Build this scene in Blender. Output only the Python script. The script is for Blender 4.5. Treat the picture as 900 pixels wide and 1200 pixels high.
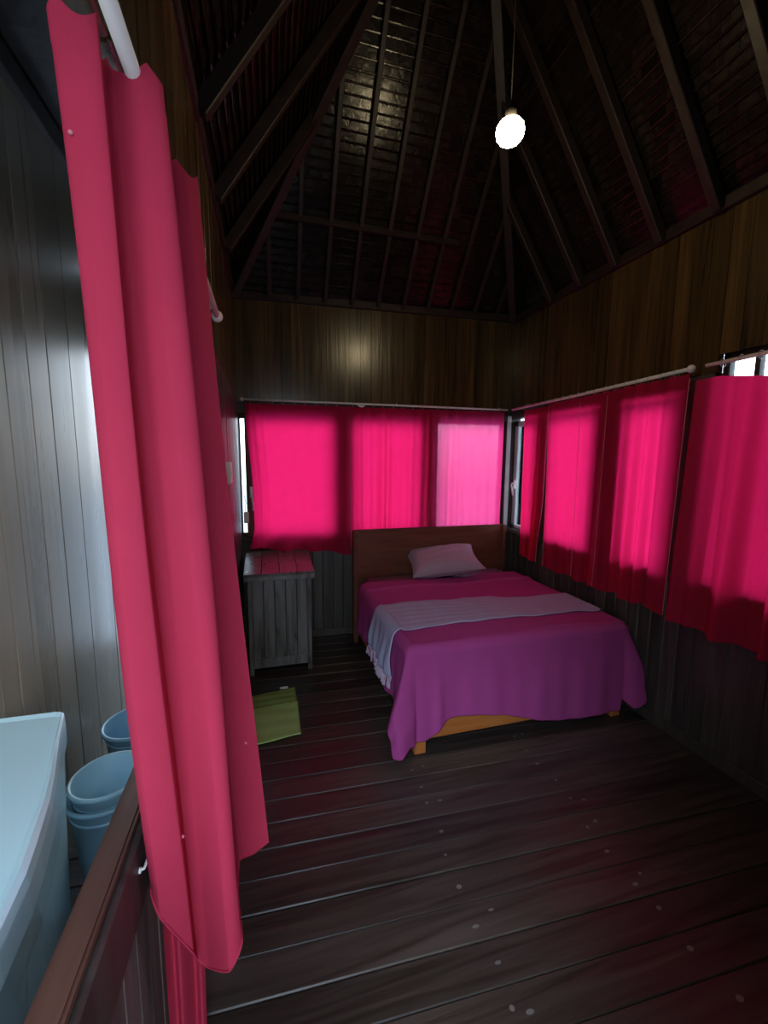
import bpy, bmesh, math, random
from mathutils import Vector, Matrix
random.seed(7)
S = bpy.context.scene
COL = S.collection
for o in list(bpy.data.objects): bpy.data.objects.remove(o, do_unlink=True)
PI = math.pi
# ------------------------------------------------------------------ camera
H = 1.6
cd = bpy.data.cameras.new('camera'); cam = bpy.data.objects.new('camera', cd); COL.objects.link(cam)
cd.sensor_fit = 'VERTICAL'; cd.sensor_height = 36.0; cd.lens = 490.0/1200.0*36.0
cd.clip_start = 0.02; cd.clip_end = 200
R2 = Vector((0.96292, -0.26970, 0.007146)); D2 = Vector((-0.02743, -0.12421, -0.99188)); F = Vector((0.26840, 0.95490, -0.12700))
m = Matrix((R2, -D2, -F)).transposed().to_4x4(); m.translation = (0, 0, H)
cam.matrix_world = m
S.camera = cam
# ------------------------------------------------------------------ world and light
SKY = 6.3; GLOW = 32.0
w = bpy.data.worlds.new('world'); S.world = w; w.use_nodes = True
nt = w.node_tree; nt.nodes.clear()
tc = nt.nodes.new('ShaderNodeTexCoord'); sx = nt.nodes.new('ShaderNodeSeparateXYZ'); rp = nt.nodes.new('ShaderNodeValToRGB')
mr = nt.nodes.new('ShaderNodeMapRange'); mr.inputs[1].default_value = -0.4; mr.inputs[2].default_value = 0.6
bg = nt.nodes.new('ShaderNodeBackground'); ow = nt.nodes.new('ShaderNodeOutputWorld')
nt.links.new(tc.outputs['Generated'], sx.inputs[0]); nt.links.new(sx.outputs['Z'], mr.inputs[0]); nt.links.new(mr.outputs[0], rp.inputs[0])
e = rp.color_ramp.elements
e[0].position = 0.0; e[0].color = (.35, .40, .42, 1)
e[1].position = 1.0; e[1].color = (.62, .80, 1.0, 1)
a = e.new(0.36); a.color = (.45, .50, .55, 1)
a = e.new(0.46); a.color = (.80, .90, 1.0, 1)
# overcast sky, brighter around the veiled sun behind the viewer
SUND = Vector((-.52, -.76, .66)).normalized()
dt = nt.nodes.new('ShaderNodeVectorMath'); dt.operation = 'DOT_PRODUCT'; dt.inputs[1].default_value = SUND
mx0 = nt.nodes.new('ShaderNodeMath'); mx0.operation = 'MAXIMUM'; mx0.inputs[1].default_value = 0
pw = nt.nodes.new('ShaderNodeMath'); pw.operation = 'POWER'; pw.inputs[1].default_value = 45
sc_ = nt.nodes.new('ShaderNodeMath'); sc_.operation = 'MULTIPLY_ADD'; sc_.inputs[1].default_value = GLOW; sc_.inputs[2].default_value = SKY
nt.links.new(tc.outputs['Generated'], dt.inputs[0]); nt.links.new(dt.outputs['Value'], mx0.inputs[0]); nt.links.new(mx0.outputs[0], pw.inputs[0])
nt.links.new(pw.outputs[0], sc_.inputs[0]); nt.links.new(sc_.outputs[0], bg.inputs[1])
nt.links.new(rp.outputs[0], bg.inputs[0])
nt.links.new(bg.outputs[0], ow.inputs[0])
S.view_settings.view_transform = 'Standard'; S.view_settings.look = 'None'
S.view_settings.exposure = 0.0; S.view_settings.gamma = 1.0; S.view_settings.use_curve_mapping = False

def portal(name, loc, rot, sxx, syy):
    l = bpy.data.lights.new(name, 'AREA'); l.shape = 'RECTANGLE'; l.size = sxx; l.size_y = syy
    l.energy = 1; l.cycles.is_portal = True
    o = bpy.data.objects.new(name, l); COL.objects.link(o); o.location = loc; o.rotation_euler = rot
    return o
# area portals guide the sky light through the openings (they emit nothing)
portal('daylight_portal', (1.0, 3.80, 1.46), (-PI/2, 0, math.radians(-2.6)), 2.6, 1.2)
portal('daylight_portal', (2.46, 1.9, 1.5), (PI/2, 0, PI/2), 3.6, 1.3)
portal('daylight_portal', (-.31, -.18, 1.17), (PI/2, 0, 0), 1.05, 2.36)
portal('daylight_portal', (-.56, 3.70, 1.17), (-PI/2, 0, 0), .6, 2.3)

# ------------------------------------------------------------------ materials
def mat(name, base=(.5, .5, .5), rough=.5, spec=.5, metal=0, emit=None, estr=0):
    mm = bpy.data.materials.new(name); mm.use_nodes = True
    b = mm.node_tree.nodes['Principled BSDF']
    b.inputs['Base Color'].default_value = (*base, 1); b.inputs['Roughness'].default_value = rough
    b.inputs['Metallic'].default_value = metal; b.inputs['Specular IOR Level'].default_value = spec
    if emit: b.inputs['Emission Color'].default_value = (*emit, 1); b.inputs['Emission Strength'].default_value = estr
    return mm
def wood(name, c1, c2, rough=.4, spec=.5, scale=(30, 30, 2.2), island=.35, bump=.15, dirt=None, rvar=.15):
    mm = mat(name, c1, rough, spec); t = mm.node_tree; b = t.nodes['Principled BSDF']; L = t.links
    tc = t.nodes.new('ShaderNodeTexCoord'); mp = t.nodes.new('ShaderNodeMapping'); mp.inputs['Scale'].default_value = scale
    L.new(tc.outputs['Object'], mp.inputs[0])
    n = t.nodes.new('ShaderNodeTexNoise'); n.inputs['Scale'].default_value = 1; n.inputs['Detail'].default_value = 6; n.inputs['Distortion'].default_value = .6
    g = t.nodes.new('ShaderNodeNewGeometry')
    ad = t.nodes.new('ShaderNodeVectorMath'); ad.operation = 'ADD'
    ml = t.nodes.new('ShaderNodeMath'); ml.operation = 'MULTIPLY'; ml.inputs[1].default_value = 37
    L.new(g.outputs['Random Per Island'], ml.inputs[0]); L.new(mp.outputs[0], ad.inputs[0]); L.new(ml.outputs[0], ad.inputs[1])
    L.new(ad.outputs[0], n.inputs['Vector'])
    cr = t.nodes.new('ShaderNodeValToRGB'); cr.color_ramp.elements[0].position = .3; cr.color_ramp.elements[1].position = .72
    cr.color_ramp.elements[0].color = (*c1, 1); cr.color_ramp.elements[1].color = (*c2, 1)
    L.new(n.outputs[0], cr.inputs[0])
    hs = t.nodes.new('ShaderNodeHueSaturation'); mr = t.nodes.new('ShaderNodeMapRange')
    mr.inputs[3].default_value = 1-island; mr.inputs[4].default_value = 1+island
    L.new(g.outputs['Random Per Island'], mr.inputs[0]); L.new(mr.outputs[0], hs.inputs['Value']); L.new(cr.outputs[0], hs.inputs['Color'])
    L.new(hs.outputs[0], b.inputs['Base Color'])
    r = t.nodes.new('ShaderNodeMapRange'); r.inputs[3].default_value = max(.03, rough-rvar); r.inputs[4].default_value = rough+rvar
    L.new(n.outputs[0], r.inputs[0]); L.new(r.outputs[0], b.inputs['Roughness'])
    bp = t.nodes.new('ShaderNodeBump'); bp.inputs['Strength'].default_value = bump; bp.inputs['Distance'].default_value = .01
    L.new(n.outputs[0], bp.inputs['Height']); L.new(bp.outputs[0], b.inputs['Normal'])
    return mm
def cloth(name, front, trans=None, k=.5, sheer=0, var=.08, wscale=350):
    mm = bpy.data.materials.new(name); mm.use_nodes = True; t = mm.node_tree; L = t.links; t.nodes.clear()
    out = t.nodes.new('ShaderNodeOutputMaterial')
    b = t.nodes.new('ShaderNodeBsdfPrincipled'); b.inputs['Roughness'].default_value = .9; b.inputs['Specular IOR Level'].default_value = .1
    tc = t.nodes.new('ShaderNodeTexCoord'); n = t.nodes.new('ShaderNodeTexNoise'); n.inputs['Scale'].default_value = 9; n.inputs['Detail'].default_value = 8
    L.new(tc.outputs['Object'], n.inputs['Vector'])
    mr = t.nodes.new('ShaderNodeMapRange'); mr.inputs[3].default_value = 1-var; mr.inputs[4].default_value = 1+var; L.new(n.outputs[0], mr.inputs[0])
    def hs(c):
        h = t.nodes.new('ShaderNodeHueSaturation'); h.inputs['Color'].default_value = (*c, 1); L.new(mr.outputs[0], h.inputs['Value']); return h.outputs[0]
    L.new(hs(front), b.inputs['Base Color'])
    wv = t.nodes.new('ShaderNodeTexNoise'); wv.inputs['Scale'].default_value = wscale; L.new(tc.outputs['Object'], wv.inputs['Vector'])
    bp = t.nodes.new('ShaderNodeBump'); bp.inputs['Strength'].default_value = .15; bp.inputs['Distance'].default_value = .002
    L.new(wv.outputs[0], bp.inputs['Height']); L.new(bp.outputs[0], b.inputs['Normal'])
    sh = b.outputs[0]
    if trans:
        tr = t.nodes.new('ShaderNodeBsdfTranslucent'); L.new(hs(trans), tr.inputs[0])
        mx = t.nodes.new('ShaderNodeMixShader'); mx.inputs[0].default_value = k; L.new(sh, mx.inputs[1]); L.new(tr.outputs[0], mx.inputs[2]); sh = mx.outputs[0]
    if sheer:
        tp = t.nodes.new('ShaderNodeBsdfTransparent'); tp.inputs[0].default_value = (1, .55, .75, 1)
        mx = t.nodes.new('ShaderNodeMixShader'); mx.inputs[0].default_value = sheer; L.new(sh, mx.inputs[1]); L.new(tp.outputs[0], mx.inputs[2]); sh = mx.outputs[0]
    L.new(sh, out.inputs[0])
    return mm
def glassm(name, tint=(.93, .97, .98)):
    mm = bpy.data.materials.new(name); mm.use_nodes = True; t = mm.node_tree; L = t.links; t.nodes.clear()
    out = t.nodes.new('ShaderNodeOutputMaterial'); tp = t.nodes.new('ShaderNodeBsdfTransparent'); tp.inputs[0].default_value = (*tint, 1)
    gl = t.nodes.new('ShaderNodeBsdfGlossy'); gl.inputs['Roughness'].default_value = .05
    fr = t.nodes.new('ShaderNodeFresnel'); fr.inputs[0].default_value = 1.45
    mx = t.nodes.new('ShaderNodeMixShader'); L.new(fr.outputs[0], mx.inputs[0]); L.new(tp.outputs[0], mx.inputs[1]); L.new(gl.outputs[0], mx.inputs[2]); L.new(mx.outputs[0], out.inputs[0])
    return mm

M = {}
M['band'] = wood('varnished_brown_boards', (.034, .022, .009), (.105, .064, .022), .25, .7, (34, 34, 1.3), .28, .10, rvar=.05)
M['dark'] = wood('dark_stained_boards', (.030, .026, .022), (.075, .064, .056), .38, .5, (40, 40, 2.5), .25, .2)
M['side'] = wood('glossy_grey_brown_boards', (.23, .19, .13), (.30, .25, .18), .30, .8, (14, 14, .8), .12, .02)
M['floor'] = wood('dark_floorboards', (.022, .015, .012), (.060, .043, .036), .36, .45, (2.0, 30, 30), .35, .25)
M['head'] = wood('red_brown_wood', (.085, .027, .016), (.15, .050, .028), .42, .4, (3, 30, 30), .1, .1)
M['oak'] = wood('orange_brown_wood', (.30, .095, .02), (.42, .14, .035), .45, .4, (3, 30, 30), .1, .1)
M['chest'] = wood('weathered_dark_planks', (.055, .050, .047), (.20, .19, .18), .32, .6, (28, 28, 3), .25, .12)
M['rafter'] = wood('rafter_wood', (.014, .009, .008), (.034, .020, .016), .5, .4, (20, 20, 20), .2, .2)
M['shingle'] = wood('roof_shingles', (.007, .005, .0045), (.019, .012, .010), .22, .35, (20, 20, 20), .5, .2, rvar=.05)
M['rail'] = wood('red_brown_rail', (.06, .025, .018), (.12, .055, .04), .35, .5, (30, 3, 30), .1, .1)
M['lowplank'] = wood('grey_brown_low_boards', (.11, .085, .08), (.20, .16, .15), .5, .4, (40, 40, 3), .2, .1)
RED = (.62, .028, .085); TR = (.98, .014, .125)
M['curt'] = cloth('red_curtain_cloth', RED, TR, .66)
M['curt_sheer'] = cloth('red_curtain_cloth_thin', RED, (1, .05, .24), .72, .04)
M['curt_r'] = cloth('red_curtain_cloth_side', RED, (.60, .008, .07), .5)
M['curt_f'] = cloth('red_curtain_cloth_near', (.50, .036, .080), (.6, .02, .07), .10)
M['hem'] = cloth('pale_curtain_stitching', (.80, .30, .36), (.9, .25, .3), .3)
M['cover'] = cloth('magenta_bedspread', (.33, .050, .20))
M['blanket'] = cloth('lavender_grey_blanket', (.33, .32, .46), wscale=120)
M['sheet'] = cloth('mauve_sheet', (.50, .38, .50))
M['pillow'] = cloth('mauve_pillowcase', (.34, .25, .31))
M['mat'] = cloth('green_mat', (.40, .58, .20), wscale=200)
M['mat2'] = cloth('green_mat_dark', (.24, .34, .10), wscale=200)
M['white'] = mat('white_plastic', (.88, .90, .88), .35)
M['rod'] = mat('white_enamel_rod', (.80, .77, .72), .35)
M['ring'] = mat('grey_metal_ring', (.45, .42, .42), .3, metal=.6)
M['winframe'] = mat('pale_grey_window_frame', (.58, .62, .66), .5)
M['darkframe'] = wood('dark_window_frame', (.025, .02, .018), (.06, .05, .045), .5)
M['glass'] = glassm('window_glass')
M['blue'] = mat('pale_blue_plastic', (.66, .92, 1.0), .22, .6)
M['blue2'] = mat('grey_blue_plastic', (.48, .74, .86), .3, .6)
M['blue3'] = mat('mid_blue_plastic', (.36, .60, .75), .25, .6)
M['bulb'] = mat('lit_bulb', (1, .9, .7), .3, emit=(1, .80, .46), estr=105)
M['bake'] = mat('dark_lamp_socket', (.012, .010, .009), .7, .2)
M['ground'] = wood('pale_gravel_ground', (.30, .31, .33), (.48, .48, .50), .9, .1, (3, 3, 3), 0, .2)
M['outfloor'] = wood('grey_deck', (.10, .09, .08), (.18, .16, .15), .6, .3, (3, 30, 30), .2, .2)

# ------------------------------------------------------------------ mesh helpers
def build(name, bm, m, parent=None, smooth=False, mw=None):
    me = bpy.data.meshes.new(name); bm.normal_update(); bm.to_mesh(me); bm.free()
    for k in (m if isinstance(m, list) else [m]): me.materials.append(k)
    if smooth:
        for p in me.polygons: p.use_smooth = True
    o = bpy.data.objects.new(name, me); COL.objects.link(o)
    if parent: o.parent = parent
    if mw is not None: o.matrix_world = mw
    return o
def box(bm, x0, x1, y0, y1, z0, z1, bev=0, seg=1, tf=None, mi=0):
    b = bmesh.new(); bmesh.ops.create_cube(b, size=1)
    for v in b.verts: v.co = Vector((x0+(v.co.x+.5)*(x1-x0), y0+(v.co.y+.5)*(y1-y0), z0+(v.co.z+.5)*(z1-z0)))
    if bev: bmesh.ops.bevel(b, geom=b.edges[:], offset=bev, segments=seg, affect='EDGES', clamp_overlap=True)
    vm = {}
    for v in b.verts: vm[v] = bm.verts.new(tf @ v.co if tf else v.co)
    for f in b.faces:
        nf = bm.faces.new([vm[v] for v in f.verts]); nf.material_index = mi
    b.free()
def tube(bm, pts, r, seg=10, cap=True, sc=None):
    pts = [Vector(p) for p in pts]; rings = []
    up = Vector((0, 0, 1)); prev = None
    for i, p in enumerate(pts):
        d = (pts[min(i+1, len(pts)-1)]-pts[max(i-1, 0)]).normalized()
        if prev is None:
            n = d.cross(up)
            if n.length < .05: n = d.cross(Vector((1, 0, 0)))
            n.normalize()
        else: n = (prev-d*prev.dot(d)).normalized()
        prev = n; b_ = d.cross(n); rr = r[i] if isinstance(r, (list, tuple)) else r
        rings.append([bm.verts.new(p+rr*(math.cos(2*PI*k/seg)*n+math.sin(2*PI*k/seg)*b_)) for k in range(seg)])
    for a, b in zip(rings, rings[1:]):
        for k in range(seg): bm.faces.new((a[k], a[(k+1) % seg], b[(k+1) % seg], b[k]))
    if cap: bm.faces.new(rings[0][::-1]); bm.faces.new(rings[-1])
def lathe(bm, prof, c=(0, 0, 0), seg=40, tf=None):
    rings = []
    for r, z in prof:
        if r < 1e-5: rings.append([bm.verts.new((c[0], c[1], c[2]+z))]); continue
        rings.append([bm.verts.new((c[0]+r*math.cos(2*PI*k/seg), c[1]+r*math.sin(2*PI*k/seg), c[2]+z)) for k in range(seg)])
    for a, b in zip(rings, rings[1:]):
        for k in range(seg):
            A = a[k % len(a)]; B = a[(k+1) % len(a)]; C_ = b[(k+1) % len(b)]; D = b[k % len(b)]
            vs = []
            for v in (A, B, C_, D):
                if v not in vs: vs.append(v)
            if len(vs) > 2: bm.faces.new(vs)
    if tf:
        for rg in rings:
            for v in rg: v.co = tf @ v.co
def tag(o, label, cat, group=None):
    o['label'] = label; o['category'] = cat
    if group: o['group'] = group
    return o
def empty(name, loc, label, cat, group=None):
    o = bpy.data.objects.new(name, None); COL.objects.link(o); o.location = loc; o.empty_display_size = .1
    return tag(o, label, cat, group)
def struct(o): o['kind'] = 'structure'; return o
def part(name, bm, m, root, smooth=False, label=None):
    """part modelled in world coordinates, hung under an empty that sits at root.location"""
    for v in bm.verts: v.co -= root_loc(root)
    o = build(name, bm, m, root, smooth)
    if label: o['label'] = label
    return o
def root_loc(o):
    p = Vector(o.location)
    while o.parent: o = o.parent; p += Vector(o.location)
    return p
def solid(o, th, off=0):
    md = o.modifiers.new('thickness', 'SOLIDIFY'); md.thickness = th; md.offset = off; return o

ANG = math.radians(-2.604)
BW = Matrix.Translation((0, 3.655, 0)) @ Matrix.Rotation(ANG, 4, 'Z')   # back wall frame: local x along wall, local y outward
def boards_x(bm, x0, x1, y0, y1, z0, z1, wd, bev=.004, tf=None, jit=.0015, gap=.0008):
    """vertical boards side by side along x"""
    n = max(1, round((x1-x0)/wd)); s = (x1-x0)/n
    box(bm, x0, x1, (y0+y1)/2-.004, (y0+y1)/2+.004, z0+.001, z1-.001, 0, tf=tf)
    for i in range(n):
        j = random.uniform(-jit, jit)
        box(bm, x0+i*s, x0+(i+1)*s-gap, y0+j, y1+j, z0, z1, bev, tf=tf)
def boards_y(bm, ys, x0, x1, z0, z1, bev=.004, jit=.0015):
    box(bm, (x0+x1)/2-.004, (x0+x1)/2+.004, ys[0], ys[-1], z0+.001, z1-.001)
    for a, b in zip(ys, ys[1:]):
        j = random.uniform(-jit, jit); box(bm, x0+j, x1+j, a, b-.0008, z0, z1, bev)
def frange(a, b, n): return [a+(b-a)*i/n for i in range(n+1)]

# ------------------------------------------------------------------ floor, ground
bm = bmesh.new()
FW = Matrix.Rotation(ANG, 4, 'Z'); y = -1.4; 
while y < 3.9:
    xs = [-1.2, 2.9]
    for a_, b_ in zip(xs, xs[1:]):
        j = random.uniform(-.0022, .0022)
        box(bm, a_, b_-.0015, y, y+.123, -.04, j, .0035, tf=FW)
    y += .125
rnd = random.Random(9)
for xr_ in (.61, 1.27):
    yy = -1.4+.06
    while yy < 3.6:
        for q in range(1 if rnd.random() < .7 else 2):
            c_ = FW @ Vector((xr_+rnd.uniform(-.02, .02)+q*.05, yy+rnd.uniform(-.02, .02), .0028)); a0 = rnd.uniform(.006, .013); b0 = rnd.uniform(.005, .009)
            lo = [bm.verts.new(c_+Vector((a0*math.cos(2*PI*k/14), b0*math.sin(2*PI*k/14), 0))) for k in range(14)]
            f_ = bm.faces.new(lo); f_.material_index = 1
        yy += .125
struct(build('floor', bm, [M['floor'], mat('floor_plug_filler', (.16, .14, .13), .5)]))
bm = bmesh.new(); box(bm, -40, 40, -40, 40, -1.25, -.9); struct(build('ground', bm, M['ground']))
bm = bmesh.new(); box(bm, -1.3, 3.0, -1.5, 4.0, -.30, -.05, .01); struct(build('foundation', bm, M['darkframe']))

# ------------------------------------------------------------------ back wall with three window openings
XL, XR = -.20, 2.25          # room width
WZ0, WZ1 = .93, 1.955
TOP = 2.9
bm = bmesh.new()
T0, T1 = 0.0, .035            # board thickness
boards_x(bm, XL-.05, XR+.08, T0, T1, 2.03, TOP, .095, 0, tf=BW, jit=.0008, gap=.0025)
wall_band = bm
bwins = [(-.212, .585), (.705, 1.375), (1.49, 2.19)]
build_back = struct(build('wall_back', bm, M['band']))
bm = bmesh.new()
boards_x(bm, XL-.05, XR+.08, T0, T1, 0, WZ0-.02, .09, tf=BW)
struct(build('wall_back_lower', bm, M['dark']))
bm = bmesh.new()
ed = [XL-.05]+[v for w_ in bwins for v in w_]+[XR+.08]
for i in range(0, len(ed), 2): box(bm, ed[i], ed[i+1], -.012, .09, WZ0-.05, 2.05, .004, tf=BW)
box(bm, XL-.05, XR+.08, -.014, .09, WZ1, 2.05, .004, tf=BW)
box(bm, XL-.05, XR+.08, -.02, .09, WZ0-.05, WZ0, .004, tf=BW)
struct(build('trim_back', bm, M['darkframe']))
bm = bmesh.new(); box(bm, 2.195, 2.235, -.024, -.012, WZ0-.03, 2.0, .003, tf=BW); struct(build('trim_6', bm, M['winframe']))
def window(name, tf, x0, x1, y0=.03, mull=None, fm='winframe', fw=.035, WZ1=1.955, fwl=None, extra=()):
    fwl = fwl or fw
    r = bpy.data.objects.new(name, None); COL.objects.link(r); struct(r)
    b = bmesh.new()
    for q in ((x0, x0+fwl, WZ0, WZ1), (x1-fw, x1, WZ0, WZ1), (x0, x1, WZ0, WZ0+fw), (x0, x1, WZ1-fw, WZ1)):
        box(b, q[0], q[1], y0, y0+.04, q[2], q[3], .003, tf=tf)
    for q in extra: box(b, q[0], q[1], y0-.03, y0+.04, WZ0, WZ1, .003, tf=tf)
    if mull:
        for mx_ in mull: box(b, mx_-.012, mx_+.012, y0+.002, y0+.038, WZ0+fw, WZ1-fw, .002, tf=tf)
    build('window_frame', b, M[fm], r)
    b = bmesh.new(); box(b, x0+fw*.6, x1-fw*.6, y0+.018, y0+.022, WZ0+fw*.6, WZ1-fw*.6, tf=tf)
    build('pane', b, M['glass'], r)
    return r
for i, (a_, b_) in enumerate(bwins): window('window_%d' % (i+1), BW, a_, b_, fm='darkframe' if i else 'head', fwl=.010 if i == 0 else None, extra=((-.165, -.10),) if i == 0 else ())
# skirting
bm = bmesh.new(); box(bm, XL, XR+.05, -.015, 0, 0, .07, .004, tf=BW); struct(build('baseboard_back', bm, M['dark']))

# ------------------------------------------------------------------ right wall (x = XR), windows along y
# local frame: x runs along -y, local y points outward (+x)
RW = Matrix.Translation((XR, 3.56, 0)) @ Matrix.Rotation(-PI/2, 4, 'Z')
def Y2(yv): return 3.56-yv
rw_len = 3.56+.15
bm = bmesh.new(); boards_x(bm, 0, Y2(1.68), 0, .035, 2.03, TOP, .095, 0, tf=RW, jit=.0008, gap=.0025); boards_x(bm, Y2(1.68), rw_len, 0, .035, 2.14, TOP, .095, 0, tf=RW, jit=.0008, gap=.0025); struct(build('wall_right', bm, M['band']))
bm = bmesh.new(); boards_x(bm, 0, rw_len, 0, .035, 0, WZ0, .09, tf=RW); struct(build('wall_right_lower', bm, M['dark']))
rwins = [(Y2(3.54), Y2(3.08)), (Y2(2.96), Y2(2.43)), (Y2(2.22), Y2(1.845)), (Y2(1.68), Y2(.98)), (Y2(.86), Y2(.2))]
ed = [-.03]+[v for w_ in rwins for v in w_]+[rw_len]
bm = bmesh.new()
for i in range(0, len(ed), 2): box(bm, ed[i], ed[i+1], -.012, .09, WZ0, 2.05, .004, tf=RW)
box(bm, -.03, Y2(1.68), -.014, .09, WZ1+.02, 2.05, .004, tf=RW)
box(bm, Y2(1.68), rw_len, .036, .09, 2.14, 2.17, .004, tf=RW)
box(bm, -.03, rw_len, -.02, .09, WZ0-.03, WZ0+.02, .004, tf=RW)
struct(build('trim_right', bm, M['darkframe']))
for i, (a_, b_) in enumerate(rwins): window('window_%d' % (i+4), RW, a_, b_, mull=None if i < 3 else [a_+.16], fm='winframe' if i == 0 else 'darkframe', fw=.05 if i == 0 else .035, WZ1=1.955 if i < 3 else 2.14)
bm = bmesh.new(); box(bm, 0, rw_len, -.015, 0, 0, .07, .004, tf=RW); struct(build('baseboard_right', bm, M['dark']))
# window catch on the corner casement
c = empty('window_catch', (XR-.015, 3.43, 1.37), 'small pale casement handle on the window in the back right corner', 'window handle')
bm = bmesh.new(); box(bm, XR-.024, XR-.013, 3.415, 3.445, 1.33, 1.41, .003); part('plate', bm, M['white'], c)
bm = bmesh.new(); tube(bm, [(XR-.02, 3.43, 1.38), (XR-.05, 3.43, 1.38), (XR-.055, 3.43, 1.36), (XR-.055, 3.40, 1.27)], .007); part('lever', bm, M['white'], c, True)

# ------------------------------------------------------------------ left partition: full wall, header over opening, low wall
PX = -.235
bm = bmesh.new()
boards_y(bm, frange(1.95, 3.70, 18), PX-.03, PX+.02, 0, 2.06)
struct(build('wall_left', bm, M['dark']))
bm = bmesh.new()
boards_y(bm, frange(-.12, 1.95, 22), PX-.03, PX+.02, 2.235, TOP)
boards_y(bm, frange(1.95, 3.70, 18), PX-.03, PX+.02, 2.06, TOP)
struct(build('wall_left_header', bm, M['band']))
bm = bmesh.new(); box(bm, PX-.045, PX+.03, 1.88, 1.96, 0, 2.06, .005); struct(build('trim_1', bm, M['darkframe']))
bm = bmesh.new()
boards_y(bm, frange(.1, 1.88, 22), -.345, -.305, 0, .66, .003)
struct(build('wall_half', bm, M['lowplank']))
bm = bmesh.new(); box(bm, -.335, -.285, .08, 1.88, .62, .785, .006); struct(build('trim_2', bm, M['darkframe']))
bm = bmesh.new(); box(bm, -.352, -.297, .06, 1.88, .785, .81, .006, 2); struct(build('trim_3', bm, M['rail']))
h = empty('hook_latch', (-.283, .93, .72), 'small white metal hook on dark beam under low wall rail', 'hook')
bm = bmesh.new(); tube(bm, [(-.285, .90, .722), (-.276, .90, .724), (-.276, .95, .716), (-.276, .975, .72)], .003); part('hook_rod', bm, M['white'], h, True)
bm = bmesh.new(); lathe(bm, [(0, 0), (.006, 0), (.006, .004), (0, .005)], (0, 0, 0), 14, Matrix.Translation((-.285, .90, .722)) @ Matrix.Rotation(PI/2, 4, 'Y')); part('screw_plate', bm, M['white'], h)

# far left side wall of the wash corner
bm = bmesh.new()
ys = [-.59, -.45, -.3, -.15, 0, .15, .29, .42, .55, .68, .80, .92, 1.04, 1.16, 1.28, 1.40, 1.51, 1.61, 1.71, 1.86, 2.01, 2.21, 2.51, 2.8, 3.1, 3.4, 3.7]
boards_y(bm, ys, -.86, -.82, -.04, TOP, .004)
struct(build('wall_side', bm, M['side']))
bm = bmesh.new(); boards_x(bm, -.86, PX-.03, 3.62, 3.66, 2.35, TOP, .09); struct(build('wall_side_end', bm, M['dark']))
bm = bmesh.new(); box(bm, -.87, -.79, -.12, 3.70, 2.86, 2.95, .006); struct(build('trim_4', bm, M['rafter']))
bm = bmesh.new(); boards_y(bm, frange(-.15, 3.7, 34), -.9, PX, 2.955, 2.975, 0)
struct(build('ceiling_side', bm, M['shingle']))

# near wall with the doorway the picture is taken from
bm = bmesh.new(); boards_x(bm, .20, 2.3, -.12, -.08, 0, TOP, .1); struct(build('wall_front', bm, M['dark']))
bm = bmesh.new(); boards_x(bm, -.9, 2.3, -.16, -.12, 2.35, TOP+.1, .1); struct(build('wall_front_header', bm, M['dark']))
bm = bmesh.new(); box(bm, .16, .22, -.17, -.06, 0, 2.35, .005); struct(build('trim_5', bm, M['darkframe']))

# ------------------------------------------------------------------ roof: hip roof of shingles on rafters
KB, KS = 1.2, 1.5
XC = (PX+XR)/2; ZR = TOP+KS*(XR-PX)/2; YB = 3.60
YR = YB-(ZR-TOP)/KB
YN = -.3
def beam(bm, a_, b_, wd, dp):
    a_ = Vector(a_); b_ = Vector(b_); d = (b_-a_); L_ = d.length; d.normalize()
    side = d.cross(Vector((0, 0, 1)))
    if side.length < .01: side = Vector((1, 0, 0))
    side.normalize(); up = side.cross(d)
    tf = Matrix((d, side, up)).transposed().to_4x4(); tf.translation = a_
    box(bm, 0, L_, -wd/2, wd/2, -dp, 0, .004, tf=tf)
def box_beam(bm, a_, b_, wd, dp): beam(bm, a_, b_, wd, dp)
def slope_faces(bm, side):
    rows = 32
    for r in range(rows):
        z0 = TOP+(ZR-TOP)*r/rows; z1 = TOP+(ZR-TOP)*(r+1.25)/rows; z1 = min(z1, ZR)
        h0 = z0-TOP; h1 = z1-TOP
        if side == 'back':
            y0_ = YB-h0/KB; y1_ = YB-h1/KB; a0 = PX+h0/KS; b0 = XR-h0/KS; a1 = PX+h1/KS; b1 = XR-h1/KS
            n = max(1, int((b0-a0)/.085))
            for i in range(n):
                f0, f1 = i/n, (i+1)/n; lift = random.uniform(.0, .004)
                P = [(a0+(b0-a0)*f0, y0_, z0-.009+lift), (a0+(b0-a0)*f1-.002, y0_, z0-.009+lift), (a1+(b1-a1)*f1-.002, y1_, z1), (a1+(b1-a1)*f0, y1_, z1)]
                yield P
        else:
            s = 1 if side == 'right' else -1; xe = XR if s > 0 else PX
            x0_ = xe-s*h0/KS; x1_ = xe-s*h1/KS; ye0 = YB-h0/KB; ye1 = YB-h1/KB
            n = int((ye0-YN)/.085)
            for i in range(n):
                f0, f1 = i/n, (i+1)/n; lift = random.uniform(.0, .004)
                P = [(x0_, YN+(ye0-YN)*f0, z0-.009+lift), (x0_, YN+(ye0-YN)*f1-.002, z0-.009+lift), (x1_, YN+(ye1-YN)*f1-.002, z1), (x1_, YN+(ye1-YN)*f0, z1)]
                yield P
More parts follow.
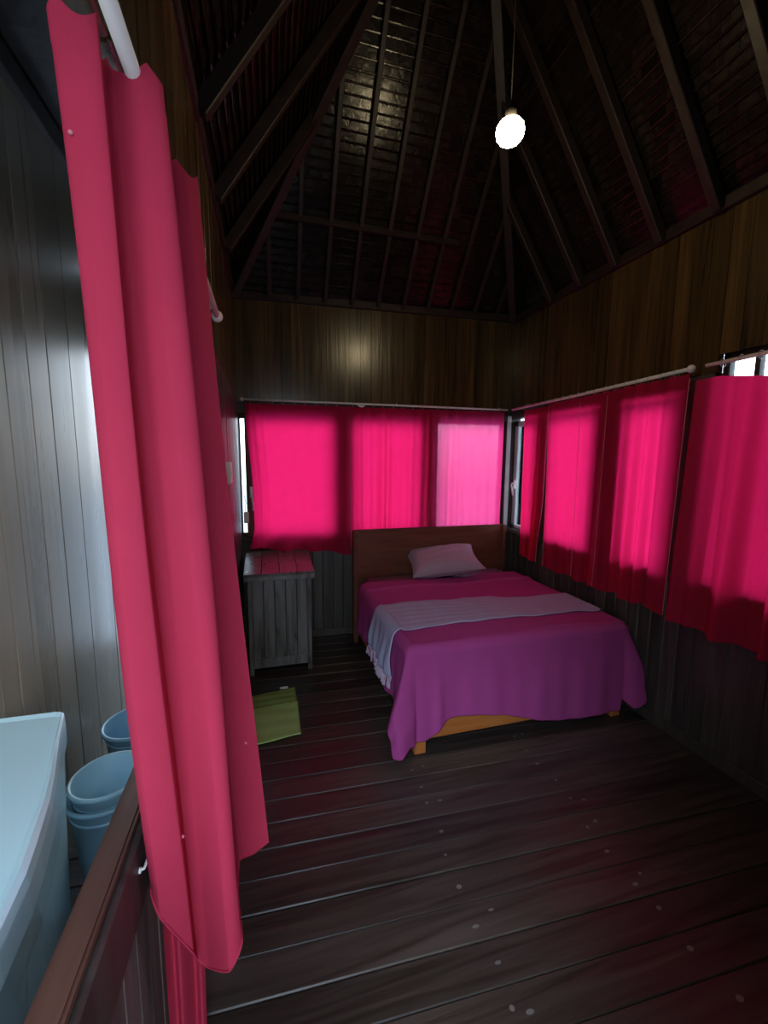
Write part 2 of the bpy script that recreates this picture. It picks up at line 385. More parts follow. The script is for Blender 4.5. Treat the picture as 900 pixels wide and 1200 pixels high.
for side in ('back', 'right', 'left'):
    bm = bmesh.new()
    for P in slope_faces(bm, side):
        lo = [bm.verts.new(p) for p in P]; hi = [bm.verts.new((p[0], p[1], p[2]+.012)) for p in P]
        bm.faces.new(lo); bm.faces.new(hi[::-1])
        for k in range(4): bm.faces.new((lo[k], hi[k], hi[(k+1) % 4], lo[(k+1) % 4]))
    for k in range(1, 44):
        h_ = (ZR-TOP)*k/44
        if side == 'back': A_, B_ = (PX+h_/KS, YB-h_/KB, TOP+h_-.012), (XR-h_/KS, YB-h_/KB, TOP+h_-.012)
        elif side == 'right': A_, B_ = (XR-h_/KS, YN, TOP+h_-.012), (XR-h_/KS, YB-h_/KB, TOP+h_-.012)
        else: A_, B_ = (PX+h_/KS, YN, TOP+h_-.012), (PX+h_/KS, YB-h_/KB, TOP+h_-.012)
        box_beam(bm, A_, B_, .014, .012)
    # backing deck above the shingles, keeps the sky out
    up = .03
    if side == 'back': Q = [(PX-.35, YB+.25, TOP-.30+up+.06), (XR+.25, YB+.25, TOP-.30+up+.06), (XC, YR, ZR+up), (XC-.01, YR, ZR+up)]
    elif side == 'right': Q = [(XR+.25, YN, TOP-.375+up+.06), (XR+.25, YB+.25, TOP-.30+up+.06), (XC, YR, ZR+up), (XC, YN, ZR+up)]
    else: Q = [(PX-.02, YN, TOP+up), (PX-.02, YB+.05, TOP+up), (XC, YR, ZR+up), (XC, YN, ZR+up)]
    bm.faces.new([bm.verts.new(q) for q in Q])
    bm.faces.new([bm.verts.new((q[0], q[1], q[2]+.04)) for q in Q][::-1])
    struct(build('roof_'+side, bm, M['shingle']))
bm = bmesh.new()   # near gable end
vs = [bm.verts.new(p) for p in ((PX-.7, YN+.0, TOP), (XR+.1, YN, TOP), (XR+.1, YN, TOP+.05), (XC, YN, ZR+.08), (PX-.7, YN, TOP+.05))]
r_ = bmesh.ops.extrude_face_region(bm, geom=[bm.faces.new(vs)])
for v in r_['geom']:
    if isinstance(v, bmesh.types.BMVert): v.co.y -= .03
struct(build('wall_gable', bm, M['dark']))
def roofbeam(name, a_, b_, wd=.045, dp=.06, m='rafter'):
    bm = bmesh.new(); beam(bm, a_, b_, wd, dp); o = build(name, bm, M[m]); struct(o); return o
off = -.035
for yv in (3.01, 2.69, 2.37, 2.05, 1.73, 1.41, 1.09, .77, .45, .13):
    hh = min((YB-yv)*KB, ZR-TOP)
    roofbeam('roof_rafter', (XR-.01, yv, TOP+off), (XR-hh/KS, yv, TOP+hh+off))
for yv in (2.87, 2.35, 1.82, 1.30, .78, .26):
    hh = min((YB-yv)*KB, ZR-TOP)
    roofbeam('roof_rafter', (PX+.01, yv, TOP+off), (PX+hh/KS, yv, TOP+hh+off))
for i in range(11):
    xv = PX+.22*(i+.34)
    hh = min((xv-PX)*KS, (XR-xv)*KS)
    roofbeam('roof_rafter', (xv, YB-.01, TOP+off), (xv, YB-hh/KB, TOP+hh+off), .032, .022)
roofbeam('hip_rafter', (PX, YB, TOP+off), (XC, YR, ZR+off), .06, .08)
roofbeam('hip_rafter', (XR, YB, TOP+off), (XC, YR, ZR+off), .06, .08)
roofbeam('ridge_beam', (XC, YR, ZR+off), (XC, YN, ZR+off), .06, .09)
roofbeam('purlin_beam', (PX+.30, 3.24, 3.30), (XR-.75, 3.24, 3.30), .04, .045)
bm = bmesh.new(); box(bm, XL-.05, XR+.05, -.03, .06, TOP-.06, TOP, .004, tf=BW); struct(build('wall_plate_back', bm, M['rafter']))
bm = bmesh.new(); box(bm, XR-.03, XR+.06, -.1, 3.55, TOP-.06, TOP, .004); struct(build('wall_plate_right', bm, M['rafter']))
bm = bmesh.new(); box(bm, PX-.05, PX+.035, -.1, 3.60, TOP-.06, TOP, .004); struct(build('wall_plate_left', bm, M['rafter']))

# ------------------------------------------------------------------ curtain rods and curtains
def W(x, z, off_=0): return BW @ Vector((x, -off_, z))
def Rr(y, z, off_=0): return Vector((XR-off_, y, z))
def rod(loc, pts, r, label, ends=()):
    t = empty('curtain_rod', loc, label, 'curtain rod')
    bm = bmesh.new(); tube(bm, pts, r, 12); part('pole', bm, M['rod'], t, True)
    for e_ in ends:
        bm = bmesh.new(); bmesh.ops.create_uvsphere(bm, u_segments=14, v_segments=10, radius=r*1.9); bmesh.ops.translate(bm, verts=bm.verts, vec=Vector(e_)); part('finial', bm, M['rod'], t, True)
    return t
ROFF = .055
rb = rod(W(-.17, 2.062, ROFF), [W(-.17, 2.062, ROFF), W(1.0, 2.058, ROFF-.0), W(2.17, 2.052, ROFF)], .0085, 'thin white curtain rod along the wall above the bed', [W(-.17, 2.062, ROFF)])
for xv in (.02, 1.12, 2.10):
    bm = bmesh.new(); tube(bm, [W(xv, 2.06, ROFF), W(xv, 2.075, 0)], .005, 8); part('bracket', bm, M['rod'], rb, True)
rr = rod(Rr(3.48, 2.052, ROFF), [Rr(3.47, 2.052, ROFF), Rr(2.6, 2.066, ROFF), Rr(1.80, 2.085, ROFF)], .011, 'dull pale curtain rod on the right wall nearest the corner', [Rr(1.78, 2.085, ROFF)])
for yv in (3.3, 2.55, 1.85):
    bm = bmesh.new(); tube(bm, [Rr(yv, 2.06+(3.3-yv)*.012, ROFF), Rr(yv, 2.08+(3.3-yv)*.012, 0)], .006, 8); part('bracket', bm, M['rod'], rr, True)
rn = rod(Rr(1.72, 2.085, ROFF), [Rr(1.70, 2.085, ROFF), Rr(.15, 2.10, ROFF)], .010, 'curtain rod on the right wall nearest the viewer, below a bright gap', [])
for yv in (1.66, .25):
    bm = bmesh.new(); tube(bm, [Rr(yv, 2.085, ROFF), Rr(yv, 2.10, 0)], .006, 8); part('bracket', bm, M['rod'], rn, True)
rf = rod((-.185, .3, 2.2), [(-.185, .30, 2.2), (-.185, 2.0, 2.2)], .0125, 'thick white curtain rod over the opening at upper left', [(-.185, 2.01, 2.2)])
for yv in (.35, 1.9):
    bm = bmesh.new(); tube(bm, [(-.185, yv, 2.2), (-.216, yv, 2.2)], .008, 8); part('bracket', bm, M['rod'], rf, True)

def smooth(t): t = max(0, min(1, t)); return t*t*(3-2*t)
def curtain(fn, loc, m, label, nu=220, nv=50, rings=0, ringfn=None, seams=(), group='red curtains hung over the windows'):
    """fn(u,v) -> world point; v=0 top, 1 hem"""
    t = empty('curtain', loc, label, 'curtain', group)
    bm = bmesh.new(); g = [[bm.verts.new(fn(i/nu, j/nv)) for j in range(nv+1)] for i in range(nu+1)]
    for i in range(nu):
        for j in range(nv): bm.faces.new((g[i][j], g[i+1][j], g[i+1][j+1], g[i][j+1]))
    o = part('cloth_panel', bm, m, t, True)
    # stitched hem: a narrow welt along the lower edge
    bm = bmesh.new(); tube(bm, [fn(i/nu, 1) for i in range(nu+1)], .0028, 6); part('hem_welt', bm, m, t, True)
    for us in seams:
        bm = bmesh.new(); tube(bm, [fn(us, j/nv)+Vector((0, -.0006, 0)) for j in range(1, nv+1)], .0018, 6); part('side_seam', bm, M['hem'], t, True, 'pale stitched edge')
    for k in range(rings):
        p = ringfn((k+.5)/rings)
        bm = bmesh.new()
        tube(bm, [p+Vector((0, 0, .0))+q for q in ringpts], .0016, 6, False); part('curtain_ring', bm, M['ring'], t, True)
    return t
def ringcircle(axis, r):
    out = []
    for k in range(17):
        a_ = 2*PI*k/16
        out.append(Vector((0, r*math.cos(a_), r*math.sin(a_)-.006)) if axis == 'x' else Vector((r*math.cos(a_), 0, r*math.sin(a_)-.006)))
    return out
def folds(s, seed, spec):
    rnd = random.Random(seed); v = 0
    for k in range(5):
        fq = rnd.uniform(*spec); v += math.sin(s*fq+rnd.uniform(0, 6.28))*rnd.uniform(.3, 1)
    return v/2.2
# A: left of back wall, tucked up over the chest
ringpts = ringcircle('x', .017)
def fA(u, v):
    x0 = -.150+.045*smooth(v*1.5); x1 = .70
    if v > .85: x0 -= .03*smooth((v-.85)/.15)
    x = x0+(x1-x0)*u
    hem = .835+.012*math.sin(u*17)+.015*math.sin(u*7+1)
    if u > .62: hem -= .085*smooth((u-.62)/.3)
    z = 2.035+(hem-2.035)*v
    f = folds(u*.8, 3, (8, 45))
    amp = .004+.006*v
    o = ROFF+amp*f+.02*math.exp(-((u-.055)/.03)**2)+.012*math.exp(-((u-.13)/.02)**2)
    o += .05*smooth((v-.88)/.12)*(1-smooth((u-.6)/.2))*(1+.4*math.sin(u*23))  # bunched on the chest
    # scalloped top between the rings
    if v < .05: z -= .006*abs(math.sin(u*PI*9))
    return W(x, z, max(o, .02))
curtain(fA, W(.2, .84, ROFF), M['curt'], 'short flat red curtain resting on the wooden chest', rings=9, ringfn=lambda u: W(-.15+.78*u, 2.058, ROFF))
def fB(u, v):
    x0 = .70+.005*v; x1 = 1.435-.02*v
    x = x0+(x1-x0)*u; hem = .80
    z = 2.035+(hem-2.035)*v
    env = .5+.5*math.exp(-((u-.35)/.25)**2)
    o = ROFF+(.012+.012*v)*folds(u*1.0, 11, (18, 75))*env+.016*math.exp(-((u-.93)/.03)**2)+.012*math.exp(-((u-.18)/.02)**2)
    if v < .05: z -= .006*abs(math.sin(u*PI*8))
    return W(x, z, max(o, .02))
curtain(fB, W(1.04, .80, ROFF), M['curt'], 'red curtain behind the headboard, middle panel of the back wall', rings=8, seams=(0, 1), ringfn=lambda u: W(.68+.71*u, 2.056, ROFF))
def fC(u, v):
    x0 = 1.42; x1 = 2.145
    x = x0+(x1-x0)*u; hem = .80
    z = 2.035+(hem-2.035)*v
    o = ROFF+(.011+.009*v)*folds(u*1.0, 21, (12, 60))+.014*math.exp(-((u-.06)/.03)**2)
    if v < .05: z -= .006*abs(math.sin(u*PI*8))
    return W(x, z, max(o, .02))
curtain(fC, W(1.8, .80, ROFF), M['curt_sheer'], 'palest pink-red curtain behind the headboard, beside the room corner', rings=8, ringfn=lambda u: W(1.44+.69*u, 2.054, ROFF))
# right wall
ringpts = ringcircle('y', .02)
def fD1(u, v):
    ya, yb = 3.28-.02*v, 2.95+.02*v
    gather = 1-.45*smooth((v-.55)/.45)*smooth(u*1.4)
    mid = ya-.18
    y = ya+(yb-ya)*u
    y = mid+(y-mid)*(gather if y < mid else 1)
    hem = .75-.02*u
    z = 2.03+(hem-2.03)*v
    if v < .05: z -= .006*abs(math.sin(u*PI*5))
    o = ROFF+(.006+.016*v)*folds(u*.5, 5, (30, 90))
    return Rr(y, z, max(o, .030))
curtain(fD1, Rr(3.1, .75, ROFF), M['curt'], 'narrow red curtain on right wall, next to the corner window', nu=140, rings=5, seams=(0, .62, 1), ringfn=lambda u: Rr(3.31-.38*u, 2.054+.006*u, ROFF))
def fD2(u, v):
    ya, yb = 2.95-.05*math.sin(v*PI*.5)*.6, 1.785+.03*v
    y = ya+(yb-ya)*u
    hem = .72+.012*math.sin(u*30)
    z = 2.045+.02*u+(hem-2.045-.02*u)*v
    if v < .05: z -= .007*abs(math.sin(u*PI*12))
    env = .45+.9*smooth((u-.55)/.15)*(1-smooth((u-.93)/.07))+.6*math.exp(-((u-.05)/.05)**2)
    o = ROFF+(.012+.020*v)*folds(u*1.2, 31, (22, 85))*env+.03*math.exp(-((u-.50)/.025)**2)*v
    return Rr(y, z, max(o, .030))
curtain(fD2, Rr(2.4, .72, ROFF), M['curt'], 'wide red curtain across the middle of the right wall', nu=300, rings=13, seams=(0, .3, .52, 1), ringfn=lambda u: Rr(2.91-1.09*u, 2.062+.02*u, ROFF))
def fE(u, v):
    ya, yb = 1.74+.04*v, .55
    y = ya+(yb-ya)*u
    hem = .70
    zt = 2.035-.02*math.exp(-(u/.07)**2)-.055*smooth(u*3)
    z = zt+(hem-zt)*v
    env = .6+.6*math.exp(-((u-.25)/.25)**2)
    o = ROFF+(.018+.026*v)*folds(u*1.25, 42, (22, 70))*env
    return Rr(y, z, max(o, .030))
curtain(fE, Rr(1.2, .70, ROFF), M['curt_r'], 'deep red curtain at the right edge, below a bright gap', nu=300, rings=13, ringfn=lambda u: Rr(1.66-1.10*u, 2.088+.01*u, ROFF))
# foreground curtain
KT = [(-.225, .84), (-.272, .745), (-.245, .735), (-.212, .742), (-.222, .80), (-.214, .825), (-.170, .815), (-.142, .832), (-.165, .93), (-.178, 1.03), (-.150, 1.05), (-.130, 1.085)]
KBm = [(-.245, .98, .62), (-.272, .925, .64), (-.25, .89, .60), (-.20, .93, .44), (-.205, .99, .35), (-.175, .98, .33), (-.115, .915, .39), (-.084, .93, .44), (-.098, 1.02, .48), (-.100, 1.09, .50), (-.065, 1.10, .50), (-.026, 1.11, .515)]
def cr_(P, u):
    n = len(P)-1; s = min(u*n, n-1e-6); i = int(s); t = s-i
    p = [P[max(0, min(n, i+k))] for k in (-1, 0, 1, 2)]
    out = []
    for c_ in range(len(P[0])):
        a0, a1, a2, a3 = (q[c_] for q in p)
        v = .5*((2*a1)+(-a0+a2)*t+(2*a0-5*a1+4*a2-a3)*t*t+(-a0+3*a1-3*a2+a3)*t**3)
        out.append(.55*v+.45*(a1+(a2-a1)*t))
    return out
def fF(u, v):
    a_ = cr_(KT, u); b_ = cr_(KBm, u)
    z = 2.215-.018*abs(math.sin(u*PI*7))*(v < .03)+(b_[2]-2.215)*v
    k = v
    x = a_[0]+(b_[0]-a_[0])*k; y = a_[1]+(b_[1]-a_[1])*k
    x += .004*math.sin(v*5+u*9); y += .004*math.sin(v*7+u*6)
    return Vector((x, y, z))
ringpts = [Vector((q.x, 0, q.z)) for q in ringcircle('y', .022)]
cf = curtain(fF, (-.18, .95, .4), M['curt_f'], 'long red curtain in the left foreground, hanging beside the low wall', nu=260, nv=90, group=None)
for k, (uu, vv) in enumerate(((.14, .10), (.30, .80), (.93, .80))):
    p = fF(uu, vv); bm = bmesh.new()
    bmesh.ops.create_uvsphere(bm, u_segments=10, v_segments=6, radius=.0035); bmesh.ops.translate(bm, verts=bm.verts, vec=p+Vector((.002, -.003, 0))); part('thread_knot', bm, M['hem'], cf, True, 'pale knot of thread')

def fG(u, v):
    xt = -.245+.085*u; yt = .90+.16*u+.012*math.sin(u*14)
    xb = -.275+.075*u; yb = 1.00+.07*u+.018*math.sin(u*12)
    return Vector((xt+(xb-xt)*v, yt+(yb-yt)*v, 2.19+(.03-2.19)*v))
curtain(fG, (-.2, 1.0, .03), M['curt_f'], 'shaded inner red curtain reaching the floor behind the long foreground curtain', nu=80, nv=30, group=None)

# ------------------------------------------------------------------ bed
BX0, BX1, BYF, BYH = .715, 2.13, 1.97, 3.50
bed = empty('bed', (1.42, 2.7, 0), 'low double bed with a plain brown headboard in the back corner', 'bed')
bm = bmesh.new(); box(bm, .70, 2.15, 3.43, 3.465, .05, .995, .006, 2); part('headboard', bm, M['head'], bed)
bm = bmesh.new(); box(bm, .695, .735, 3.41, 3.475, 0, .99, .005); part('headboard_post', bm, M['head'], bed)
bm = bmesh.new(); box(bm, 2.115, 2.155, 3.41, 3.475, 0, .99, .005); part('headboard_post', bm, M['head'], bed)
bm = bmesh.new(); box(bm, .77, 2.1, BYF+.0, BYF+.03, .075, .25, .004); part('foot_rail', bm, M['oak'], bed)
for xa in (.74, 2.07):
    bm = bmesh.new(); box(bm, xa, xa+.03, BYF+.02, 3.42, .075, .25, .004); part('side_rail', bm, M['oak'], bed)
for xa in (.735, 2.04):
    bm = bmesh.new(); box(bm, xa, xa+.065, BYF-.008, BYF+.06, 0, .25, .004); part('leg', bm, M['oak'], bed)
bm = bmesh.new(); box(bm, .75, 2.09, BYF+.03, 3.425, .25, .592, .05, 4); 
mt = tag(part('mattress', bm, M['sheet'], bed, True), '', '')
del mt['label']; del mt['category']
# bedspread: rounded rectangle draped, grid over the top and down the sides
def drape(px, py, zt, x0, x1, y0, y1, rad=.05):
    """(px,py) cloth coordinates laid over the bed box; outside the box the cloth falls"""
    ox = max(x0-px, 0, px-x1); oy = max(y0-py, 0)
    sx = -1 if px < x0 else 1
    bx = min(max(px, x0), x1); by = max(py, y0)
    d = math.hypot(ox, oy)
    if d < 1e-9: return Vector((px, py, zt)), 0, 0, 0
    # quarter-round then vertical
    arc = rad*PI/2
    if d < arc: a_ = d/rad; out = rad*math.sin(a_); dn = rad*(1-math.cos(a_))
    else: out = rad; dn = rad+(d-arc)
    nx_, ny_ = sx*ox/d, -oy/d
    return Vector((bx+nx_*out, by+ny_*out, zt-dn)), dn, nx_, ny_
def topz(x, y):
    z = .600
    z += .006*math.sin(x*5.2+y*3)+.004*math.sin(x*9-y*7)
    return z
bm = bmesh.new()
CX0, CX1, CY0, CY1 = .74, 2.10, 2.03, 3.17
nu, nv = 190, 190
def hemlen(ax):  # foot hem fall as function of x fraction
    return .45-.02*smooth(ax*1.5)+.02*smooth((ax-.4)/.6)
g = []
for i in range(nu+1):
    row = []
    for j in range(nv+1):
        s = i/nu; t = j/nv
        # cloth domain
        sL = .40-.02*math.sin(t*9); sR = .40
        px = (CX0-sL)+(CX1+sR-(CX0-sL))*s
        fr = (px-CX0)/(CX1-CX0); fr = max(0, min(1, fr))
        FL = .54-.10*smooth((fr-.03)/.12)+.145*smooth((fr-.2)/.55)
        py = (CY0-FL)+(CY1-(CY0-FL))*t
        # round off the outer corner of the cloth a bit
        P, dn, nx_, ny_ = drape(px, py, .603, CX0, CX1, CY0, CY1)
        if dn == 0: P.z = topz(P.x, P.y)+.004
        else:
            e_ = smooth(dn/.4)
            # corner of the cloth: limit the fall and flare outwards
            ox = max(CX0-px, 0, px-CX1); oy = max(CY0-py, 0)
            fl = min(ox, oy)
            lim = .53 if P.x < 1.4 else .50
            if fl > 0: 
                P.z = max(P.z, .603-lim-.02*math.sin(px*20))
                ext = .09*smooth(fl/.3)
                P.x += nx_*ext*1.5; P.y += ny_*ext
            wv = .006*math.sin(px*17+1)*abs(ny_)+.003*math.sin(px*43)*abs(ny_)+(.010*math.sin(py*17)+.006*math.sin(py*39+1))*abs(nx_)
            fo = .022*math.exp(-((px-.86)/.03)**2)*abs(ny_)
            P.x += nx_*(wv*e_+.02*e_); P.y += ny_*(wv*e_+.03*e_+fo*e_)
            P.z = max(P.z, .03)
            P.x = min(P.x, 2.222)
        # turned-down fold near the head
        P.z += .012*math.exp(-((py-2.99)/.022)**2)*(1 if dn < .2 else .3)
        row.append(bm.verts.new(P))
    g.append(row)
for i in range(nu):
    for j in range(nv): bm.faces.new((g[i][j], g[i+1][j], g[i+1][j+1], g[i][j+1]))
sp = build('bedspread', bm, M['cover'], None, True); solid(sp, .005, 1)
tag(sp, 'magenta purple bedspread draped over the bed to near the floor', 'bedspread')
# blanket strip across the bed
bl = empty('throw_blanket', (1.4, 2.45, .61), 'lavender grey fringed throw laid across the middle of the bed', 'blanket')
bm = bmesh.new(); nu, nv = 150, 40; edge = []
g = []
for i in range(nu+1):
    row = []
    for j in range(nv+1):
        s = i/nu; t = j/nv
        px = (.74-.30)+(2.10+.02-(.74-.30))*s
        fall = max(0, .74-px)
        ya = 2.22-.03*smooth((px-.7)/1.4)-fall*.15; yb = 2.64-.10*smooth((px-.7)/1.4)-fall*.05
        py = ya+(yb-ya)*t+.008*math.sin(px*14)
        P, dn, nx_, ny_ = drape(px, py, .616, .74, 2.10, 1.0, 4, .055)
        if dn == 0: P.z = topz(P.x, P.y)+.014
        else:
            e_ = smooth(dn/.25); P.x -= (.028+.012*math.sin(py*17)+.008*math.sin(py*60)+.01)*e_
        P.z += .0012*math.sin(t*40+px*4)+.002*math.sin(px*30)
        row.append(bm.verts.new(P))
        if i == 0: edge.append(P.copy())
    g.append(row)
for i in range(nu):
    for j in range(nv): bm.faces.new((g[i][j], g[i+1][j], g[i+1][j+1], g[i][j+1]))
o = part('woven_cloth', bm, M['blanket'], bl, True); solid(o, .006, 1)
bm = bmesh.new(); rnd = random.Random(4)
for k in range(0, len(edge), 1):
    p = edge[k]; q = p+Vector((-.012+rnd.uniform(-.006, .006), rnd.uniform(-.012, .012), -.055-rnd.uniform(0, .02)))
    tube(bm, [p+Vector((0, 0, .004)), (p+q)/2+Vector((-.004, 0, 0)), q], [.004, .0035, .007], 6)
fr_ = part('fringe', bm, M['sheet'], bl, True)
# pillow
pl = empty('pillow', (1.46, 3.30, .63), 'crumpled mauve pillow leaning low against the headboard', 'pillow')
bm = bmesh.new(); bmesh.ops.create_cube(bm, size=1); bmesh.ops.subdivide_edges(bm, edges=bm.edges[:], cuts=15, use_grid_fill=True)
for v in bm.verts:
    x, y, z = v.co*2
    e_ = max(0, (1-abs(x)**2.6))*max(0, (1-abs(y)**2.6)); th = .085*(e_**.42)+.004
    cx = 1-.10*(1-abs(y)**2)*abs(x)**2-.0; cy = 1-.12*(1-abs(x)**2)*abs(y)**2
    v.co = Vector((x*.295*(cx+.05), y*.185*(cy+.05), z*th+.006*math.sin(x*9+y*4)*e_+.006*math.sin(y*13-x*5)*e_))
tf = Matrix.Translation((1.46, 3.27, .728)) @ Matrix.Rotation(math.radians(-7), 4, 'Z') @ Matrix.Rotation(math.radians(19), 4, 'X') @ Matrix.Rotation(math.radians(-6), 4, 'Y')
bmesh.ops.transform(bm, matrix=tf, verts=bm.verts)
part('pillowcase', bm, M['pillow'], pl, True)
bm = bmesh.new(); pts = []
for k in range(81):
    a_ = 2*PI*k/80; c_, s_ = math.cos(a_), math.sin(a_); q = max(abs(c_), abs(s_)); x, y = c_/q, s_/q
    cx = 1-.10*(1-abs(y)**2)*abs(x)**2; cy = 1-.12*(1-abs(x)**2)*abs(y)**2
    pts.append(tf @ Vector((x*.295*(cx+.05), y*.185*(cy+.05), 0)))
tube(bm, pts, .004, 6, False); part('piping', bm, M['pillow'], pl, True)

# ------------------------------------------------------------------ chest
ch = empty('wooden_chest', (.08, 3.3, 0), 'tall dark plank chest with an overhanging lid in the left corner', 'chest')
X0, X1, Y0_, Y1_ = -.155, .30, 3.06, 3.62
bm = bmesh.new()
for i in range(5):
    a_ = X0+.03+(X1-X0-.06)*i/5; b_ = X0+.03+(X1-X0-.06)*(i+1)/5
    box(bm, a_+.001, b_-.001, Y0_+.004+random.uniform(0, .003), Y0_+.02, .06, .74, .0035)
part('front_panel', bm, M['chest'], ch)
for xa in (X0, X1-.032):
    bm = bmesh.new(); box(bm, xa, xa+.032, Y0_-.006, Y0_+.03, 0, .74, .004); part('corner_post', bm, M['chest'], ch)
bm = bmesh.new(); box(bm, X0+.0, X1, Y0_-.002, Y0_+.025, .05, .12, .004); part('bottom_rail', bm, M['chest'], ch)
for xa in (X0, X1-.02):
    bm = bmesh.new()
    for i in range(5): box(bm, xa, xa+.02, Y0_+.03+i*.105, Y0_+.03+(i+1)*.105-.001, .04, .74, .003)
    part('side_panel', bm, M['chest'], ch)
bm = bmesh.new(); lt = Matrix.Translation((0, Y0_-.03, .745)) @ Matrix.Rotation(math.atan2(.055, .56), 4, 'X')
for i in range(4):
    a_ = X0-.025+(X1-X0+.05)*i/4; b_ = X0-.025+(X1-X0+.05)*(i+1)/4
    box(bm, a_+.001, b_-.001, 0, .56, .0, .03, .003, tf=lt)
part('lid', bm, M['chest'], ch)
bm = bmesh.new(); box(bm, X0-.022, X1+.022, Y0_-.034, Y0_-.012, .722, .757, .003); part('lid_edge_strip', bm, M['chest'], ch)

# ------------------------------------------------------------------ mat
ma = empty('floor_mat', (-.03, 2.5, 0), 'light green mat on the floor in front of the chest', 'mat')
def matpatch(P0, P1, P2, P3, z, th, n=24, seed=1):
    bm = bmesh.new(); rnd = random.Random(seed); g = []
    for i in range(n+1):
        row = []
        for j in range(n+1):
            s, t = i/n, j/n
            x = (P0[0]*(1-s)+P1[0]*s)*(1-t)+(P3[0]*(1-s)+P2[0]*s)*t; y = (P0[1]*(1-s)+P1[1]*s)*(1-t)+(P3[1]*(1-s)+P2[1]*s)*t
            row.append(bm.verts.new((x, y, z+.0022*math.sin(s*9+t*4)+.0016*math.sin(t*17+s*3))))
        g.append(row)
    for i in range(n):
        for j in range(n): bm.faces.new((g[i][j], g[i+1][j], g[i+1][j+1], g[i][j+1]))
    return bm
o = part('mat_cloth', matpatch((-.24, 2.24), (.153, 2.29), (.158, 2.62), (-.24, 2.59), .010, .006), M['mat'], ma, True); solid(o, .006)
o = part('far_strip', matpatch((-.24, 2.585), (.156, 2.615), (.150, 2.80), (-.24, 2.74), .013, .006, seed=3), M['mat2'], ma, True, 'darker green strip along the far edge'); solid(o, .007)  # far strip of the mat, slightly raised, in a darker green
bm = bmesh.new(); box(bm, .05, .105, 2.80, 2.825, .012, .016, .001); part('care_tag', bm, M['white'], ma, False, 'small white label')

# ------------------------------------------------------------------ wall fittings
sw = empty('light_switch', (PX+.021, 2.50, 1.52), 'white light switch plate on the dark wall beside the long curtain', 'light switch')
bm = bmesh.new(); box(bm, PX+.0215, PX+.048, 2.42, 2.54, 1.455, 1.575, .004, 2); part('plate', bm, M['white'], sw)
bm = bmesh.new(); box(bm, PX+.048, PX+.053, 2.46, 2.50, 1.49, 1.54, .002); part('rocker', bm, M['white'], sw)
sk = empty('wall_socket', W(-.17, 1.10, .02), 'small white socket on the window post above the chest', 'socket')
bm = bmesh.new(); box(bm, -.190, -.150, -.034, -.014, 1.055, 1.15, .004, 2, tf=BW); part('plate', bm, M['white'], sk)
bm = bmesh.new(); tube(bm, [W(-.172, 1.15, .025), W(-.178, 1.19, .03), W(-.168, 1.22, .02), W(-.185, 1.30, .016)], .003, 6); part('cable', bm, M['bake'], sk, True)
wc = empty('window_latch', W(-.13, 1.3, .02), 'white window latch at the left edge of the short curtain', 'window handle')
bm = bmesh.new(); box(bm, -.135, -.115, -.035, -.012, 1.27, 1.36, .003, tf=BW); part('plate', bm, M['white'], wc)
bm = bmesh.new(); tube(bm, [W(-.125, 1.33, .03), W(-.118, 1.28, .045), W(-.112, 1.20, .04), W(-.112, 1.16, .035)], .007, 8); part('lever', bm, M['white'], wc, True)
cl = tag(build('curtain_clip', (lambda b: (tube(b, [W(.755, 2.050, .075), W(.775, 2.038, .085), W(.80, 2.033, .085), W(.825, 2.043, .075)], [.003, .008, .008, .003], 8), b)[1])(bmesh.new()), M['white'], None, True), 'bright white clip hanging under the rod above the bed', 'clip')

# ------------------------------------------------------------------ lamp
LP = Vector((1.00, 1.69, 2.93))
lm = empty('hanging_bulb', LP, 'lit round bulb hanging high under the roof', 'lamp')
bm = bmesh.new(); lathe(bm, [(0, -.040), (.022, -.039), (.042, -.032), (.053, -.018), (.057, 0), (.054, .018), (.044, .032), (.026, .040), (0, .042)], LP, 28); part('glass_globe', bm, M['bulb'], lm, True)
bm = bmesh.new(); lathe(bm, [(0, .040), (.024, .040), (.024, .075), (.012, .09), (0, .09)], LP, 20); part('socket', bm, M['bake'], lm, True)
bm = bmesh.new(); tube(bm, [LP+Vector((0, 0, .085)), LP+Vector((.002, 0, .9)), Vector((LP.x, LP.y, ZR-.12))], .002, 6); part('cord', bm, M['bake'], lm, True)

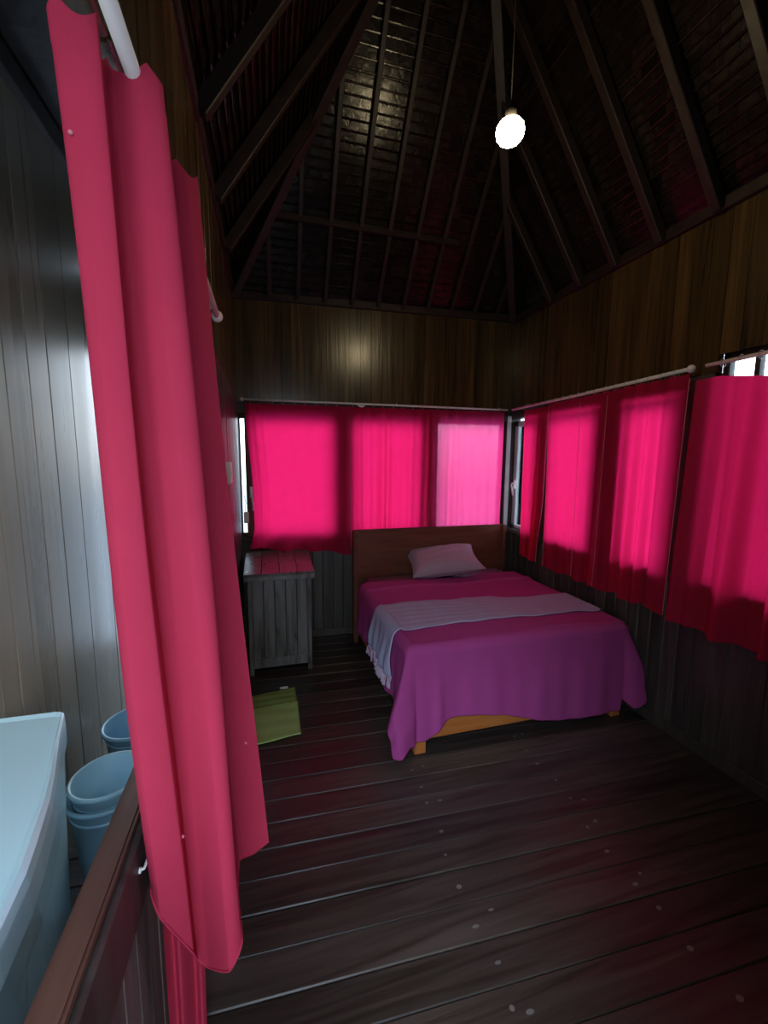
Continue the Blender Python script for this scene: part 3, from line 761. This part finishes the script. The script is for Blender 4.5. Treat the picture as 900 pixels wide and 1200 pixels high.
# ------------------------------------------------------------------ pale blue things behind the low wall
tb = empty('plastic_bin', (-.66, 1.1, 0), 'large glossy pale blue plastic bin with a flat lid behind the low wall', 'bin')
outl = [(-.812, 1.478), (-.66, 1.475), (-.640, 1.468), (-.630, 1.44), (-.60, 1.34), (-.545, 1.18), (-.515, 1.085), (-.485, .96), (-.469, .88), (-.458, .76), (-.452, .55), (-.45, .30), (-.47, .25), (-.812, .25)]
bm = bmesh.new()
def ringof(z, ins):
    c_ = Vector((-.65, .9)); out = []
    for p in outl:
        d = Vector(p)-c_; d_ = d.normalized(); q = Vector(p)-d_*ins; out.append(bm.verts.new((max(q.x, -.812), q.y, z)))
    return out
rs = [ringof(.0, .09), ringof(.50, .045), ringof(.70, .02)]
for a_, b_ in zip(rs, rs[1:]):
    for k in range(len(outl)): bm.faces.new((a_[k], a_[(k+1) % len(outl)], b_[(k+1) % len(outl)], b_[k]))
bm.faces.new(rs[-1]); bm.faces.new(rs[0][::-1])
part('body', bm, M['blue'], tb); bm = bmesh.new()
rs = [ringof(.70, .0), ringof(.765, .0), ringof(.79, .004), ringof(.80, .015), ringof(.793, .03)]
for a_, b_ in zip(rs, rs[1:]):
    for k in range(len(outl)): bm.faces.new((a_[k], a_[(k+1) % len(outl)], b_[(k+1) % len(outl)], b_[k]))
bm.faces.new(rs[-1]); bm.faces.new(rs[0][::-1])
for v_ in list(bm.verts): pass
part('lid', bm, M['blue'], tb)
def bucket(loc, r, hh, m, label, wall=.006, group=None, handle=True):
    t = empty('bucket', loc, label, 'bucket', group)
    bm = bmesh.new(); k = .74
    lathe(bm, [(0, 0), (r*k, 0), (r*k, .004), (r*.97, hh-.02), (r*1.0, hh-.018), (r*1.07, hh-.016), (r*1.08, hh-.004), (r*1.06, hh), (r*1.0, hh), (r*.975, hh-.006), (r*k-wall, .012), (0, .012)], loc, 48); part('tub', bm, m, t, True)
    bm = bmesh.new(); lathe(bm, [(r*.92, hh*.82), (r*.955, hh*.825), (r*.965, hh*.85), (r*.93, hh*.86)], loc, 48); part('reinforcing_band', bm, m, t, True)
    if handle:
        bm = bmesh.new(); tube(bm, [(loc[0]+r*1.09*math.cos(a_), loc[1]+r*1.09*math.sin(a_), loc[2]+hh-.03-.03*math.sin((a_+PI/2)*1)) for a_ in [PI*kk/24 for kk in range(25)]], .004, 8); part('handle', bm, M['rod'], t, True)
    return t
bucket((-.595, 1.645, 0), .135, .385, M['blue3'], 'grey blue bucket on the floor beside the large pale blue bin')
bucket((-.598, 1.648, .04), .118, .385, M['blue2'], 'pale blue bucket nested inside the grey blue bucket', handle=False)
bucket((-.64, 2.12, 0), .13, .34, M['blue3'], 'blue bucket standing behind the nested buckets by the grooved wall', handle=False)
